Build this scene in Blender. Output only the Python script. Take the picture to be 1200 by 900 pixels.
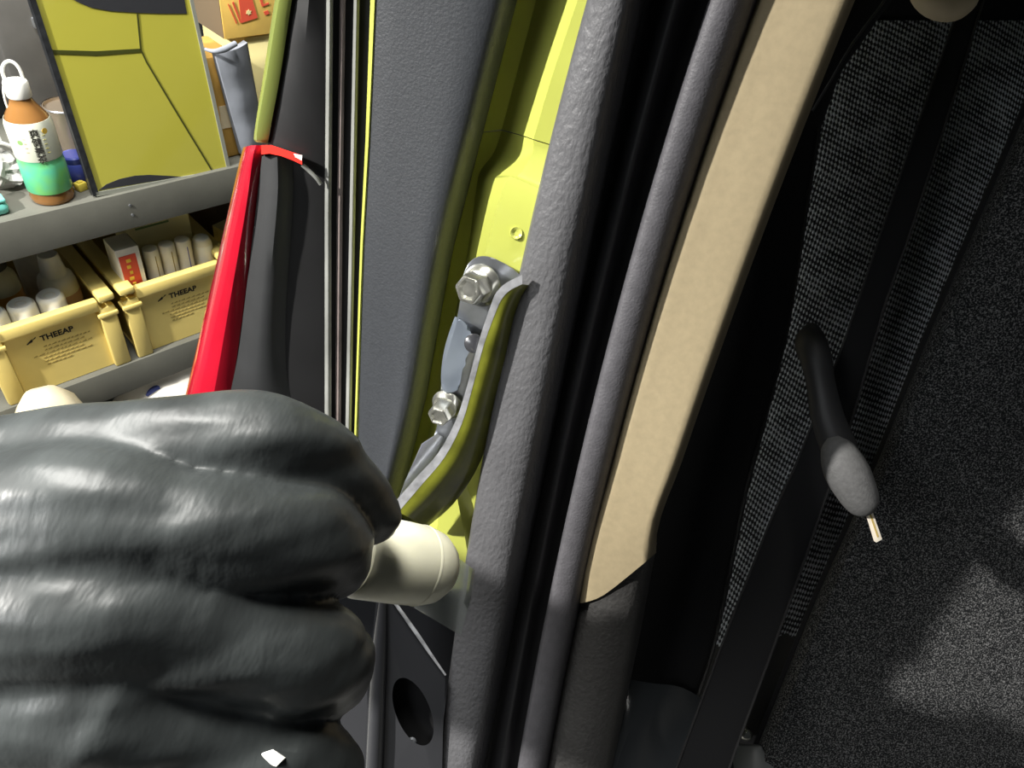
import bpy, bmesh, math, random
from mathutils import Vector, Matrix, noise
random.seed(7)
for o in list(bpy.data.objects): bpy.data.objects.remove(o)
scn = bpy.context.scene
COL = scn.collection

# ---------------------------------------------------------------- camera
FPX = 830.0
PITCH = math.radians(42)
CAMP = Vector((0, 0, 1.35))
CR_, SR_ = .98498, .17272
U0 = Vector((0, math.sin(PITCH), math.cos(PITCH))); FW = Vector((0, math.cos(PITCH), -math.sin(PITCH))); R0 = Vector((1, 0, 0))
CX = (CR_*R0 + SR_*U0).normalized(); CY = (CR_*U0 - SR_*R0).normalized()
cam_d = bpy.data.cameras.new('camera'); cam = bpy.data.objects.new('camera', cam_d); COL.objects.link(cam)
m3 = Matrix((CX, CY, -FW)).transposed()
cam.matrix_world = Matrix.Translation(CAMP) @ m3.to_4x4()
cam_d.sensor_width = 36; cam_d.lens = FPX/1200*36; cam_d.clip_start = .01
scn.camera = cam

# ---------------------------------------------------------------- world, lights, exposure
wd = bpy.data.worlds.new('world'); scn.world = wd; wd.use_nodes = True
wd.node_tree.nodes['Background'].inputs[0].default_value = (.85, .92, 1, 1)
wd.node_tree.nodes['Background'].inputs[1].default_value = .022
scn.view_settings.view_transform = 'Standard'; scn.view_settings.look = 'None'
scn.view_settings.gamma = 1; scn.view_settings.use_curve_mapping = False
scn.view_settings.exposure = 0.12

def light(name, kind, loc, target, energy, size=.1, size_y=None, col=(1, 1, 1), spot=None):
    d = bpy.data.lights.new(name, kind); d.energy = energy; d.color = col
    if kind == 'AREA':
        d.shape = 'RECTANGLE'; d.size = size; d.size_y = size_y or size
    else:
        d.shadow_soft_size = size
    if spot: d.spot_size = spot; d.spot_blend = .4
    o = bpy.data.objects.new(name, d); COL.objects.link(o); o.location = loc
    o.rotation_euler = (Vector(target)-Vector(loc)).to_track_quat('-Z', 'Y').to_euler()
    return o
# bright work lamp hanging to the left behind the photographer
light('work_lamp', 'POINT', (-1.19, -.22, 1.96), (0, .2, 1.1), 215, .026, col=(1, .97, .92))
# fluorescent tube under the workshop ceiling
light('ceiling_tube', 'AREA', (-.62, .52, 2.6), (-.6, .6, 0), 60, 1.1, .35, col=(1, .98, .93))
light('shelf_fill_light', 'AREA', (-1.25, -.95, 2.3), (-.6, .8, .6), 11, .8, .3, col=(.95, .98, 1))  # added fill that brightens the shelf fronts and bin contents

# ---------------------------------------------------------------- helpers
def ray(x, y): return (x-600)/FPX*CX - (y-450)/FPX*CY + FW
def G(x, y, d): return CAMP + ray(x, y)*d
def PD(y): return .25 + .00016*y             # distance of the leaning door pillar from the lens at photo height y
SA = Vector((-.7166, .7726, 0)); SE = Vector((.6361, .7716, 0)).normalized(); SN = Vector((-.7716, .6361, 0)).normalized()
SYAW = math.atan2(SE.y, SE.x)
def S(s, t, z): return SA + SE*s + SN*t + Vector((0, 0, z))
def ont(x, y, t):                            # a point seen in the photo on the upright plane t behind the shelf edge
    r = ray(x, y); o = SA + SN*t
    return CAMP + r*((o-CAMP).dot(SN)/r.dot(SN))

def new_obj(name, me, mat, parent=None):
    o = bpy.data.objects.new(name, me); COL.objects.link(o)
    if mat is not None and not me.materials: me.materials.append(mat)
    if parent is not None: o.parent = parent
    return o
def finish(me, smooth=True, ang=38):
    if smooth:
        for p in me.polygons: p.use_smooth = True
        try: me.set_sharp_from_angle(angle=math.radians(ang))
        except Exception: pass
    me.update(); return me
def bm_obj(name, bm, mat, parent=None, smooth=True, ang=38):
    bmesh.ops.recalc_face_normals(bm, faces=bm.faces)
    me = bpy.data.meshes.new(name); bm.to_mesh(me); bm.free(); finish(me, smooth, ang)
    return new_obj(name, me, mat, parent)
def thing(name, label, cat, loc=(0, 0, 0), group=None, rz=0):
    o = bpy.data.objects.new(name, None); COL.objects.link(o); o.location = loc; o.rotation_euler.z = rz
    o.empty_display_size = .02
    return tag(o, label, cat, group)
def tag(o, label, cat, group=None):
    o['label'] = label; o['category'] = cat
    if group: o['group'] = group
    return o

def cr(p0, p1, p2, p3, t):
    return .5*((2*p1) + (p2-p0)*t + (2*p0-5*p1+4*p2-p3)*t*t + (3*p1-p0-3*p2+p3)*t**3)
def spl(pts, n):
    """Catmull-Rom through a list of tuples or Vectors"""
    P = [Vector(p) for p in pts]
    if len(P) < 3 or n <= 1:
        if n <= 1: return P
    Q = [2*P[0]-P[1]] + P + [2*P[-1]-P[-2]]
    out = []
    for i in range(1, len(Q)-2):
        for k in range(n): out.append(cr(Q[i-1], Q[i], Q[i+1], Q[i+2], k/n))
    out.append(P[-1]); return out

def loft(name, mat, parent, grid, thick=.003, ni=4, nj=1, ang=38):
    """grid[i][j] = (photo x, photo y, distance): a skin with real thickness, rows splined"""
    rows = [spl(r, nj) for r in grid]
    if ni > 1:
        cols = [spl([r[j] for r in rows], ni) for j in range(len(rows[0]))]
        rows = [[c[i] for c in cols] for i in range(len(cols[0]))]
    ni_, nj_ = len(rows), len(rows[0])
    bm = bmesh.new(); uvl = bm.loops.layers.uv.new('UVMap')
    fr = [[bm.verts.new(G(*p)) for p in r] for r in rows]
    bk = [[bm.verts.new(G(p[0], p[1], p[2]+thick)) for p in r] for r in rows]
    uu = [[0]*nj_ for _ in range(ni_)]; vv = [[0]*nj_ for _ in range(ni_)]
    for i in range(ni_):
        for j in range(nj_):
            if j: uu[i][j] = uu[i][j-1] + (fr[i][j].co-fr[i][j-1].co).length
            if i: vv[i][j] = vv[i-1][j] + (fr[i][j].co-fr[i-1][j].co).length
    def q(a, b, c, d, idx=None):
        try: f = bm.faces.new((a, b, c, d))
        except ValueError: return
        if idx:
            for l, (i, j) in zip(f.loops, idx): l[uvl].uv = (uu[i][j], vv[i][j])
    for i in range(ni_-1):
        for j in range(nj_-1):
            ix = ((i, j), (i+1, j), (i+1, j+1), (i, j+1))
            q(*[fr[a][b] for a, b in ix], ix)
            q(bk[i][j], bk[i][j+1], bk[i+1][j+1], bk[i+1][j])
    for i in range(ni_-1):
        q(fr[i][0], bk[i][0], bk[i+1][0], fr[i+1][0]); q(fr[i][-1], fr[i+1][-1], bk[i+1][-1], bk[i][-1])
    for j in range(nj_-1):
        q(fr[0][j], fr[0][j+1], bk[0][j+1], bk[0][j]); q(fr[-1][j], bk[-1][j], bk[-1][j+1], fr[-1][j+1])
    me = bpy.data.meshes.new(name); bmesh.ops.recalc_face_normals(bm, faces=bm.faces); bm.to_mesh(me); bm.free(); finish(me, True, ang)
    return new_obj(name, me, mat, parent)

YS = [0, 300, 600, 900]
def quad_fit(xs, ys=YS):
    import numpy as np
    c = np.polyfit(ys, xs, min(2, len(xs)-1)); return lambda y: float(np.polyval(c, y))
def lin(xs, ys):
    def f(y):
        if y <= ys[0]: a, b = 0, 1
        elif y >= ys[-1]: a, b = len(ys)-2, len(ys)-1
        else:
            b = next(k for k in range(len(ys)) if ys[k] >= y); a = max(0, b-1); b = a+1
        return xs[a] + (xs[b]-xs[a])*(y-ys[a])/(ys[b]-ys[a])
    return f
def column(name, mat, parent, feats, y0, y1, step=60, thick=.003, nj=1, dist=PD, ang=38):
    """feats: list of (x function of y, offset away from the lens)"""
    n = max(2, int(round((y1-y0)/step))+1)
    grid = []
    for k in range(n):
        y = y0+(y1-y0)*k/(n-1)
        grid.append([(f(y), y, dist(y)+(o(y) if callable(o) else o)) for f, o in feats])
    return loft(name, mat, parent, grid, thick, 1, nj, ang)

def slab(name, mat, parent, pts, thick=.003, n=1, bevel=0, holes=None):
    """closed outline of (x, y, distance) points, real thickness away from the lens"""
    P = spl(list(pts)+[pts[0]], n)[:-1] if n > 1 else [Vector(p) for p in pts]
    bm = bmesh.new()
    a = [bm.verts.new(G(*p)) for p in P]; b = [bm.verts.new(G(p[0], p[1], p[2]+thick)) for p in P]
    m = len(P)
    bm.faces.new(a); bm.faces.new(b[::-1])
    for i in range(m): bm.faces.new((a[i], b[i], b[(i+1) % m], a[(i+1) % m]))
    if bevel:
        ed = [e for e in bm.edges if all(v in set(a) for v in e.verts)]
        bmesh.ops.bevel(bm, geom=ed, offset=bevel, segments=2, affect='EDGES', profile=.6)
    return bm_obj(name, bm, mat, parent, True, 30)

def tube_pts(bm, path, radii, seg=14, cap=True):
    """tapered tube through world points"""
    rings = []
    n = len(path); prev = None
    for i, p in enumerate(path):
        t = (path[min(i+1, n-1)]-path[max(i-1, 0)]).normalized()
        if prev is None:
            a = t.orthogonal().normalized()
        else:
            a = (prev - t*prev.dot(t)).normalized()
        prev = a; b = t.cross(a)
        rings.append([bm.verts.new(p + (a*math.cos(2*math.pi*k/seg)+b*math.sin(2*math.pi*k/seg))*radii[i]) for k in range(seg)])
    for i in range(n-1):
        for k in range(seg):
            bm.faces.new((rings[i][k], rings[i][(k+1) % seg], rings[i+1][(k+1) % seg], rings[i+1][k]))
    if cap:
        bm.faces.new(rings[0][::-1]); bm.faces.new(rings[-1])
    return rings
def tube(name, mat, parent, path, r, n=4, seg=12):
    P = spl(path, n)
    rr = r if isinstance(r, (list, tuple)) else [r]*len(path)
    R = [v[0] for v in spl([(x, 0, 0) for x in rr], n)]
    bm = bmesh.new(); tube_pts(bm, P, R, seg); return bm_obj(name, bm, mat, parent)

def frame_from(z):
    z = z.normalized(); x = z.orthogonal().normalized(); return Matrix((x, z.cross(x), z)).transposed()
def lathe(name, mat, parent, prof, org=(0, 0, 0), axis=(0, 0, 1), seg=28, ang=38, cap=True):
    bm = bmesh.new(); fm = frame_from(Vector(axis)); org = Vector(org); rings = []
    for r, h in prof:
        if r < 1e-6: rings.append([bm.verts.new(org + fm @ Vector((0, 0, h)))])
        else: rings.append([bm.verts.new(org + fm @ Vector((r*math.cos(2*math.pi*k/seg), r*math.sin(2*math.pi*k/seg), h))) for k in range(seg)])
    for a, b in zip(rings, rings[1:]):
        for k in range(seg):
            k2 = (k+1) % seg
            if len(a) == 1 and len(b) == 1: continue
            if len(a) == 1: bm.faces.new((a[0], b[k], b[k2]))
            elif len(b) == 1: bm.faces.new((a[k], a[k2], b[0]))
            else: bm.faces.new((a[k], a[k2], b[k2], b[k]))
    if cap:
        if len(rings[0]) > 1: bm.faces.new(rings[0][::-1])
        if len(rings[-1]) > 1: bm.faces.new(rings[-1])
    return bm_obj(name, bm, mat, parent, True, ang)

def box_bm(bm, c, d, rz=0, bevel=0, tilt=None):
    """box centre c, size d"""
    M = Matrix.Translation(Vector(c)) @ Matrix.Rotation(rz, 4, 'Z')
    if tilt is not None: M = M @ tilt
    r = bmesh.ops.create_cube(bm, size=1, matrix=M @ Matrix.Diagonal((d[0], d[1], d[2], 1)))
    if bevel:
        ed = list({e for v in r['verts'] for e in v.link_edges})
        bmesh.ops.bevel(bm, geom=ed, offset=bevel, segments=2, affect='EDGES', profile=.5)
def box(name, mat, parent, c, d, rz=0, bevel=.001, tilt=None):
    bm = bmesh.new(); box_bm(bm, c, d, rz, bevel, tilt); return bm_obj(name, bm, mat, parent)

# ---------------------------------------------------------------- materials
def nodes(name):
    m = bpy.data.materials.new(name); m.use_nodes = True
    nt = m.node_tree; return m, nt, nt.nodes['Principled BSDF']
def mat(name, col, rough=.5, metal=0, spec=.5, coat=0, var=0, vscale=40, bump=0, bscale=300, trans=0, ior=1.45, stretch=None, sheen=0, sss=0, detail=4, bdist=.001):
    m, nt, b = nodes(name)
    b.inputs['Base Color'].default_value = (*col, 1); b.inputs['Roughness'].default_value = rough
    b.inputs['Metallic'].default_value = metal; b.inputs['Specular IOR Level'].default_value = spec
    b.inputs['Coat Weight'].default_value = coat; b.inputs['Coat Roughness'].default_value = .05
    b.inputs['Transmission Weight'].default_value = trans; b.inputs['IOR'].default_value = ior
    b.inputs['Sheen Weight'].default_value = sheen
    if sss:
        b.inputs['Subsurface Weight'].default_value = sss; b.inputs['Subsurface Radius'].default_value = (.01, .01, .008)
    if var or bump:
        tc = nt.nodes.new('ShaderNodeTexCoord'); mp = nt.nodes.new('ShaderNodeMapping')
        nt.links.new(tc.outputs['Object'], mp.inputs['Vector'])
        if stretch: mp.inputs['Scale'].default_value = stretch
    if var:
        n = nt.nodes.new('ShaderNodeTexNoise'); n.inputs['Scale'].default_value = vscale; n.inputs['Detail'].default_value = detail
        nt.links.new(mp.outputs[0], n.inputs['Vector'])
        mr = nt.nodes.new('ShaderNodeMapRange'); mr.inputs[1].default_value = .3; mr.inputs[2].default_value = .7
        mr.inputs[3].default_value = 1-var; mr.inputs[4].default_value = 1+var
        nt.links.new(n.outputs['Fac'], mr.inputs[0])
        mx = nt.nodes.new('ShaderNodeVectorMath'); mx.operation = 'SCALE'; mx.inputs[0].default_value = col
        nt.links.new(mr.outputs[0], mx.inputs['Scale']); nt.links.new(mx.outputs[0], b.inputs['Base Color'])
    if bump:
        n2 = nt.nodes.new('ShaderNodeTexNoise'); n2.inputs['Scale'].default_value = bscale; n2.inputs['Detail'].default_value = 3
        nt.links.new(mp.outputs[0], n2.inputs['Vector'])
        bp = nt.nodes.new('ShaderNodeBump'); bp.inputs['Strength'].default_value = bump; bp.inputs['Distance'].default_value = bdist
        nt.links.new(n2.outputs['Fac'], bp.inputs['Height']); nt.links.new(bp.outputs[0], b.inputs['Normal'])
    return m
def speckle(name, c1, c2, scale=700, rough=.9, lo=.5, hi=.75):
    m, nt, b = nodes(name); b.inputs['Roughness'].default_value = rough; b.inputs['Specular IOR Level'].default_value = .2
    tc = nt.nodes.new('ShaderNodeTexCoord'); n = nt.nodes.new('ShaderNodeTexNoise'); n.inputs['Scale'].default_value = scale; n.inputs['Detail'].default_value = 2
    rp = nt.nodes.new('ShaderNodeValToRGB'); rp.color_ramp.elements[0].position = lo; rp.color_ramp.elements[0].color = (*c1, 1)
    rp.color_ramp.elements[1].position = hi; rp.color_ramp.elements[1].color = (*c2, 1)
    nt.links.new(tc.outputs['Object'], n.inputs['Vector']); nt.links.new(n.outputs['Fac'], rp.inputs[0]); nt.links.new(rp.outputs[0], b.inputs['Base Color'])
    bp = nt.nodes.new('ShaderNodeBump'); bp.inputs['Strength'].default_value = .5; bp.inputs['Distance'].default_value = .001
    nt.links.new(n.outputs['Fac'], bp.inputs['Height']); nt.links.new(bp.outputs[0], b.inputs['Normal'])
    return m
def weave(name, dark, lite, per=.0037):
    m, nt, b = nodes(name); b.inputs['Roughness'].default_value = .75
    uv = nt.nodes.new('ShaderNodeUVMap'); uv.uv_map = 'UVMap'
    mp = nt.nodes.new('ShaderNodeMapping'); mp.inputs['Rotation'].default_value = (0, 0, .5); k = 2*math.pi/per
    mp.inputs['Scale'].default_value = (k, k*.55, 1); nt.links.new(uv.outputs[0], mp.inputs['Vector'])
    jn = nt.nodes.new('ShaderNodeTexNoise'); jn.inputs['Scale'].default_value = 160; nt.links.new(uv.outputs[0], jn.inputs['Vector'])
    ja = nt.nodes.new('ShaderNodeVectorMath'); ja.operation = 'MULTIPLY_ADD'; ja.inputs[1].default_value = (2.4, 2.4, 0); nt.links.new(jn.outputs['Color'], ja.inputs[0]); nt.links.new(mp.outputs[0], ja.inputs[2])
    sx = nt.nodes.new('ShaderNodeSeparateXYZ'); nt.links.new(ja.outputs[0], sx.inputs[0])
    sn = []
    for ax in (0, 1):
        q = nt.nodes.new('ShaderNodeMath'); q.operation = 'SINE'; nt.links.new(sx.outputs[ax], q.inputs[0]); sn.append(q)
    mu = nt.nodes.new('ShaderNodeMath'); mu.operation = 'MULTIPLY'; nt.links.new(sn[0].outputs[0], mu.inputs[0]); nt.links.new(sn[1].outputs[0], mu.inputs[1])
    nz = nt.nodes.new('ShaderNodeTexNoise'); nz.inputs['Scale'].default_value = 60; nt.links.new(uv.outputs[0], nz.inputs['Vector'])
    ad = nt.nodes.new('ShaderNodeMath'); ad.operation = 'MULTIPLY_ADD'; nt.links.new(nz.outputs['Fac'], ad.inputs[0]); ad.inputs[1].default_value = 1.2; nt.links.new(mu.outputs[0], ad.inputs[2])
    rp = nt.nodes.new('ShaderNodeValToRGB'); rp.color_ramp.elements[0].position = .5; rp.color_ramp.elements[0].color = (*dark, 1)
    rp.color_ramp.elements[1].position = 1.3/1.35; rp.color_ramp.elements[1].color = (*lite, 1)
    nt.links.new(ad.outputs[0], rp.inputs[0]); nt.links.new(rp.outputs[0], b.inputs['Base Color'])
    bp = nt.nodes.new('ShaderNodeBump'); bp.inputs['Strength'].default_value = .6; bp.inputs['Distance'].default_value = .001
    nt.links.new(mu.outputs[0], bp.inputs['Height']); nt.links.new(bp.outputs[0], b.inputs['Normal'])
    return m

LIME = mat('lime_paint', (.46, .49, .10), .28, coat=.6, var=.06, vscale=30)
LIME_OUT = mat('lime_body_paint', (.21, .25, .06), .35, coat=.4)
LIME_SHADED = mat('dirty_shaded_lime', (.17, .18, .02), .3, coat=.5, var=.5, vscale=45)  # dirty lime, its colour darkened for the shade on the hinge face
TRIM = mat('grained_black_plastic', (.085, .085, .09), .42, bump=.55, bscale=520, stretch=(1, 1, .55), var=.12, vscale=60)
PANELM = mat('fine_grain_grey_plastic', (.031, .034, .039), .45, bump=.16, bscale=900, var=.1, vscale=500)
STRIPM = mat('soft_black_strip', (.075, .073, .08), .55, bump=.25, bscale=900, var=.12, vscale=200)
RUBBER = mat('black_rubber', (.014, .014, .015), .45)
BEAD = mat('rubber_bead_highlight', (.2, .205, .19), .35, var=.25, vscale=30)  # black rubber with its highlights mixed into the grey base colour
BEADR = mat('brownish_rubber_bead', (.17, .14, .13), .4, var=.3, vscale=40)
BLACKP = mat('satin_black_paint', (.012, .012, .0125), .4, var=.2, vscale=25)
GLOSSB = mat('gloss_black_paint', (.035, .036, .04), .22, coat=.3)
DOORB = mat('dark_door_plastic', (.019, .02, .021), .5, var=.1, vscale=80)
BEIGE = mat('beige_pillar_cloth', (.245, .20, .12), .85, bump=.06, bscale=1500, var=.06, vscale=300)
LOWTRIM = mat('grained_lower_trim', (.035, .034, .033), .5, bump=.5, bscale=500, var=.2, vscale=400)
RED = mat('red_lens_plastic', (.33, .006, .018), .12, coat=.6, var=.25, vscale=18)
REDB = mat('bright_red_edge', (.85, .03, .02), .25)
STEEL = mat('zinc_steel', (.42, .44, .47), .3, metal=.85, var=.25, vscale=60)
BOLT = mat('bolt_steel', (.50, .50, .45), .25, metal=.9, var=.3, vscale=150)
EDGE = mat('cut_steel_edge', (.62, .63, .66), .45, metal=.4, var=.35, vscale=160)
SPACER = mat('blue_grey_steel', (.26, .30, .36), .35, metal=.5)
GLOVE = mat('black_glove_rubber', (.040, .045, .045), .38, var=.35, vscale=45, bump=.22, bscale=110, stretch=(1.6, .6, 1), bdist=.002)
CREAM = mat('cream_translucent_plastic', (.80, .78, .60), .3, var=.06, vscale=90, sss=.3)
CLEAR = mat('clear_film', (.9, .95, .93), .12, trans=.85, ior=1.25)
FABRIC = weave('woven_seat_fabric', (.02, .021, .024), (.75, .78, .82))
BOLSTER = mat('black_seat_cloth', (.012, .012, .014), .9, bump=.2, bscale=800)
FELT = speckle('speckled_felt', (.010, .011, .012), (.26, .26, .26), 900, .9, .47, .74)
BELT = mat('black_webbing', (.011, .011, .012), .8)
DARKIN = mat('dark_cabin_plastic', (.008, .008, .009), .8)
VINYL = mat('grey_vinyl', (.07, .068, .063), .6)
SILLM = mat('glossy_sill_plastic', (.05, .055, .06), .22)
BULB = mat('grey_soft_rubber', (.085, .085, .085), .8, bump=.3, bscale=900, var=.15, vscale=400)
TIP = mat('pale_metal_tip', (.8, .72, .6), .35, metal=.3)
SHELFM = mat('grey_shelf_paint', (.125, .125, .105), .5, var=.12, vscale=15, bump=.1, bscale=200)
BINM = mat('yellow_bin_plastic', (.80, .63, .20), .45, var=.05, vscale=20)
WHITE = mat('white_plastic', (.92, .92, .86), .4)
PAPER = mat('white_paper', (.88, .84, .72), .8, var=.06, vscale=60)
CARD = mat('yellow_cardboard', (.85, .58, .14), .75, var=.06, vscale=40)
CARDP = mat('pale_yellow_carton', (.90, .80, .38), .7)
CARDO = mat('orange_cardboard', (.62, .36, .08), .75, var=.08, vscale=40)
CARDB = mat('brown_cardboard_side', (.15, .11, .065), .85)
TAPE = mat('packing_tape', (.80, .68, .46), .3)
GREYPAD = mat('grey_quilted_cloth', (.27, .29, .33), .85, bump=.4, bscale=60)
INK = mat('black_ink', (.02, .018, .015), .8)
INKP = mat('pale_brown_ink', (.38, .28, .08), .8)
REDINK = mat('red_print', (.75, .10, .05), .8)
AMBER = mat('tea_liquid', (.42, .20, .06), .12, trans=.35, ior=1.33, coat=.3)
LABELM = mat('cream_bottle_label', (.74, .76, .62), .35)
GREENL, _nt, _b = nodes('green_label_wash')
_b.inputs['Roughness'].default_value = .3
_tc = _nt.nodes.new('ShaderNodeTexCoord'); _n = _nt.nodes.new('ShaderNodeTexNoise'); _n.inputs['Scale'].default_value = 28
_r = _nt.nodes.new('ShaderNodeValToRGB'); _r.color_ramp.elements[0].position = .35; _r.color_ramp.elements[0].color = (.10, .52, .33, 1)
_r.color_ramp.elements[1].position = .65; _r.color_ramp.elements[1].color = (.20, .60, .12, 1)
_nt.links.new(_tc.outputs['Object'], _n.inputs['Vector']); _nt.links.new(_n.outputs['Fac'], _r.inputs[0]); _nt.links.new(_r.outputs[0], _b.inputs['Base Color'])
LIME_REFL = mat('painted_car_reflection', (.46, .43, .06), .06, coat=1, var=.05, vscale=5)  # reflected car body painted as base colour
CARTW = mat('white_carton', (.75, .73, .66), .6)
SEAM_REFL = mat('painted_reflected_seam', (.05, .055, .01), .4)
FRAMEB = mat('black_frame_metal', (.03, .032, .035), .35, metal=.3, var=.4, vscale=120)
FRAMEG = mat('grey_frame_metal', (.32, .33, .28), .4, metal=.3)
BAGM = mat('clear_poly_bag', (.55, .55, .53), .2, trans=.35, ior=1.3)
TEAL = mat('teal_plastic', (.18, .62, .54), .4)
BLUE = mat('blue_plastic', (.05, .07, .32), .3)
YEL = mat('yellow_plastic', (.8, .65, .1), .4)
BROWNB = mat('amber_bottle_plastic', (.50, .25, .05), .3)
GREENC = mat('green_carton', (.17, .27, .06), .7)
DARKBOX = mat('dark_grey_case', (.03, .033, .034), .55, var=.15, vscale=12)
GREYCASE = mat('warm_grey_case', (.085, .082, .076), .5, var=.25, vscale=10)
COPPER = mat('brushed_tin', (.40, .33, .25), .35, metal=.7)
SACK = mat('cream_sacking', (.62, .55, .38), .9, var=.08, vscale=30)
WALLM = mat('dark_workshop_wall', (.05, .053, .055), .8, var=.15, vscale=3)
FLOORM = mat('concrete_floor', (.22, .22, .21), .8, var=.15, vscale=5, bump=.2, bscale=60)
BLUECLOTH = mat('blue_ribbon', (.10, .13, .42), .6)

# ---------------------------------------------------------------- setting
fl = box('floor', FLOORM, None, (0, .8, -.03), (8, 8, .06), 0, 0); fl['kind'] = 'structure'
wl = box('wall_back', WALLM, None, S(.6, .62, 1.5), (5, .1, 3), SYAW, 0); wl['kind'] = 'structure'

# ---------------------------------------------------------------- shelving
ZU, ZL, ZB = .783, .48, .17
sh = thing('shelving_unit', 'grey painted steel shelving carrying the bottle, panel and yellow bins', 'shelving', S(0, 0, 0))
def sbox(name, m, parent, s0, s1, t0, t1, z0, z1, bevel=.001, rel=True):
    c = S((s0+s1)/2, (t0+t1)/2, (z0+z1)/2)
    if rel and parent is not None: c = c - parent.matrix_basis.translation
    return box(name, m, parent, c, (abs(s1-s0), abs(t1-t0), abs(z1-z0)), SYAW, bevel)
for zz in (ZU, ZL, ZB):
    bd = sbox('shelf_board', SHELFM, sh, -.5, .9, .0, .45, zz-.006, zz)
    sbox('front_lip', SHELFM, sh, -.5, .9, -.003, .002, zz-.058, zz+.0005, .0008)
for s_ in (-.52, .92):
    for t_ in (.0, .43): sbox('post', SHELFM, sh, s_-.02, s_+.02, t_, t_+.03, 0, 1.5)
for s_, z_ in ((.165, ZU-.02), (.165, ZU-.036)):
    lathe('rivet', STEEL, sh, [(0, 0), (.0022, 0), (.002, .0012), (0, .0016)], S(s_, -.003, z_)-S(0, 0, 0), -SN, 10)

# ---------------------------------------------------------------- text helper
def text_mesh(name, txt, size, m, parent, M, ext=.0002, align='LEFT', bold=0):
    cu = bpy.data.curves.new('t', 'FONT'); cu.body = txt; cu.size = size; cu.extrude = ext; cu.align_x = align; cu.offset = bold
    o = bpy.data.objects.new('t', cu); COL.objects.link(o)
    dg = bpy.context.evaluated_depsgraph_get(); me = bpy.data.meshes.new_from_object(o.evaluated_get(dg))
    bpy.data.objects.remove(o); bpy.data.curves.remove(cu)
    me.transform(M); me.materials.clear(); me.name = name
    return new_obj(name, me, m, parent)
def plane_matrix(org, xdir, ydir):
    x = Vector(xdir).normalized(); y = Vector(ydir); y = (y-x*y.dot(x)).normalized(); z = x.cross(y)
    M = Matrix((x, y, z)).transposed().to_4x4(); M.translation = Vector(org); return M

# ---------------------------------------------------------------- yellow bins
def bin_obj(s0, s1, label):
    root = thing('storage_bin', label, 'bin', S((s0+s1)/2, .15, ZL), 'yellow plastic bins on the lower shelf')
    O = root.matrix_basis.translation
    H = .142; dep = .30; w = s1-s0; fl_ = .006
    bm = bmesh.new()
    def b(sa, sb, ta, tb, za, zb, bev=.0015):
        box_bm(bm, S((sa+sb)/2, (ta+tb)/2, ZL+(za+zb)/2)-O, (sb-sa, tb-ta, zb-za), SYAW, bev)
    pw = .030
    b(s0+.01, s1-.01, .01, dep, .001, .004, 0)                 # bottom
    b(s0+pw-.004, s1-pw+.004, .010, .014, .004, H-.01, 0)                 # recessed front
    b(s0+.012, s0+.016, .01, dep, .004, H-.01, 0); b(s1-.016, s1-.012, .01, dep, .004, H-.01, 0)
    b(s0+.01, s1-.01, dep-.004, dep, .004, H-.01, 0)
    bm_obj('bin_shell', bm, BINM, root)
    for a0, a1 in ((s0+.004, s0+pw), (s1-pw, s1-.004)):
        bm = bmesh.new(); b(a0, a1, .0, .016, 0, H-.02, .004); bm_obj('corner_post', bm, BINM, root)
        bm = bmesh.new(); b(a0-.003, a1+.002, -.003, .02, H-.038, H-.03, .002); bm_obj('post_rib', bm, BINM, root)
    bm = bmesh.new(); b(s0+pw-.003, s1-pw+.003, -.001, .014, H-.024, H-.004, .003); bm_obj('front_band', bm, BINM, root)
    bm = bmesh.new()
    for k in (s0+.002, s1-.026):
        b(k, k+.024, -.004, dep+.004, H-.008, H+.004, .003)
    b(s0+.02, s1-.02, dep-.02, dep+.004, H-.008, H+.004, .003)
    bm_obj('rim', bm, BINM, root)
    # printed lettering
    mx = plane_matrix(S(s0+w*.40, .0098, ZL+H-.050)-O, SE, (0, 0, 1))
    text_mesh('print_word', 'THEEAP', .0135, INK, root, mx, bold=.0004)
    bm = bmesh.new()
    def flat(sa, za, sb, zb, hh):
        p = [S(sa, .0098, ZL+za)-O, S(sb, .0098, ZL+zb)-O, S(sb, .0098, ZL+zb+hh)-O, S(sa, .0098, ZL+za+hh*.3)-O]
        q_ = [v - SN*.0003 for v in p]
        A_ = [bm.verts.new(v) for v in p]; B_ = [bm.verts.new(v) for v in q_]
        bm.faces.new(A_[::-1]); bm.faces.new(B_)
        for i in range(4): bm.faces.new((A_[i], A_[(i+1) % 4], B_[(i+1) % 4], B_[i]))
    flat(s0+w*.30, H-.049, s0+w*.345, H-.046, .005); flat(s0+w*.345, H-.044, s0+w*.375, H-.041, .002)
    bm_obj('print_mark', bm, INK, root, False)
    bm = bmesh.new()
    rows = [(.40, .74), (.40, .69), (.31, .73), (.37, .66), (.37, .71), (.38, .56)]
    for i, (f0, f1) in enumerate(rows):
        s_ = s0+w*f0
        while s_ < s0+w*f1:
            l_ = random.uniform(.003, .009); flat(s_, H-.062-i*.0068, s_+l_, H-.062-i*.0068, .0028); s_ += l_+.0016
    bm_obj('print_lines', bm, INKP, root, False)
    return root
bin_obj(-.085, .110, 'yellow plastic bin holding bottles and white rolls, left of the two')
bin_obj(.114, .312, 'yellow plastic bin holding tubes and a red printed carton, beside the red lens')

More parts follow.
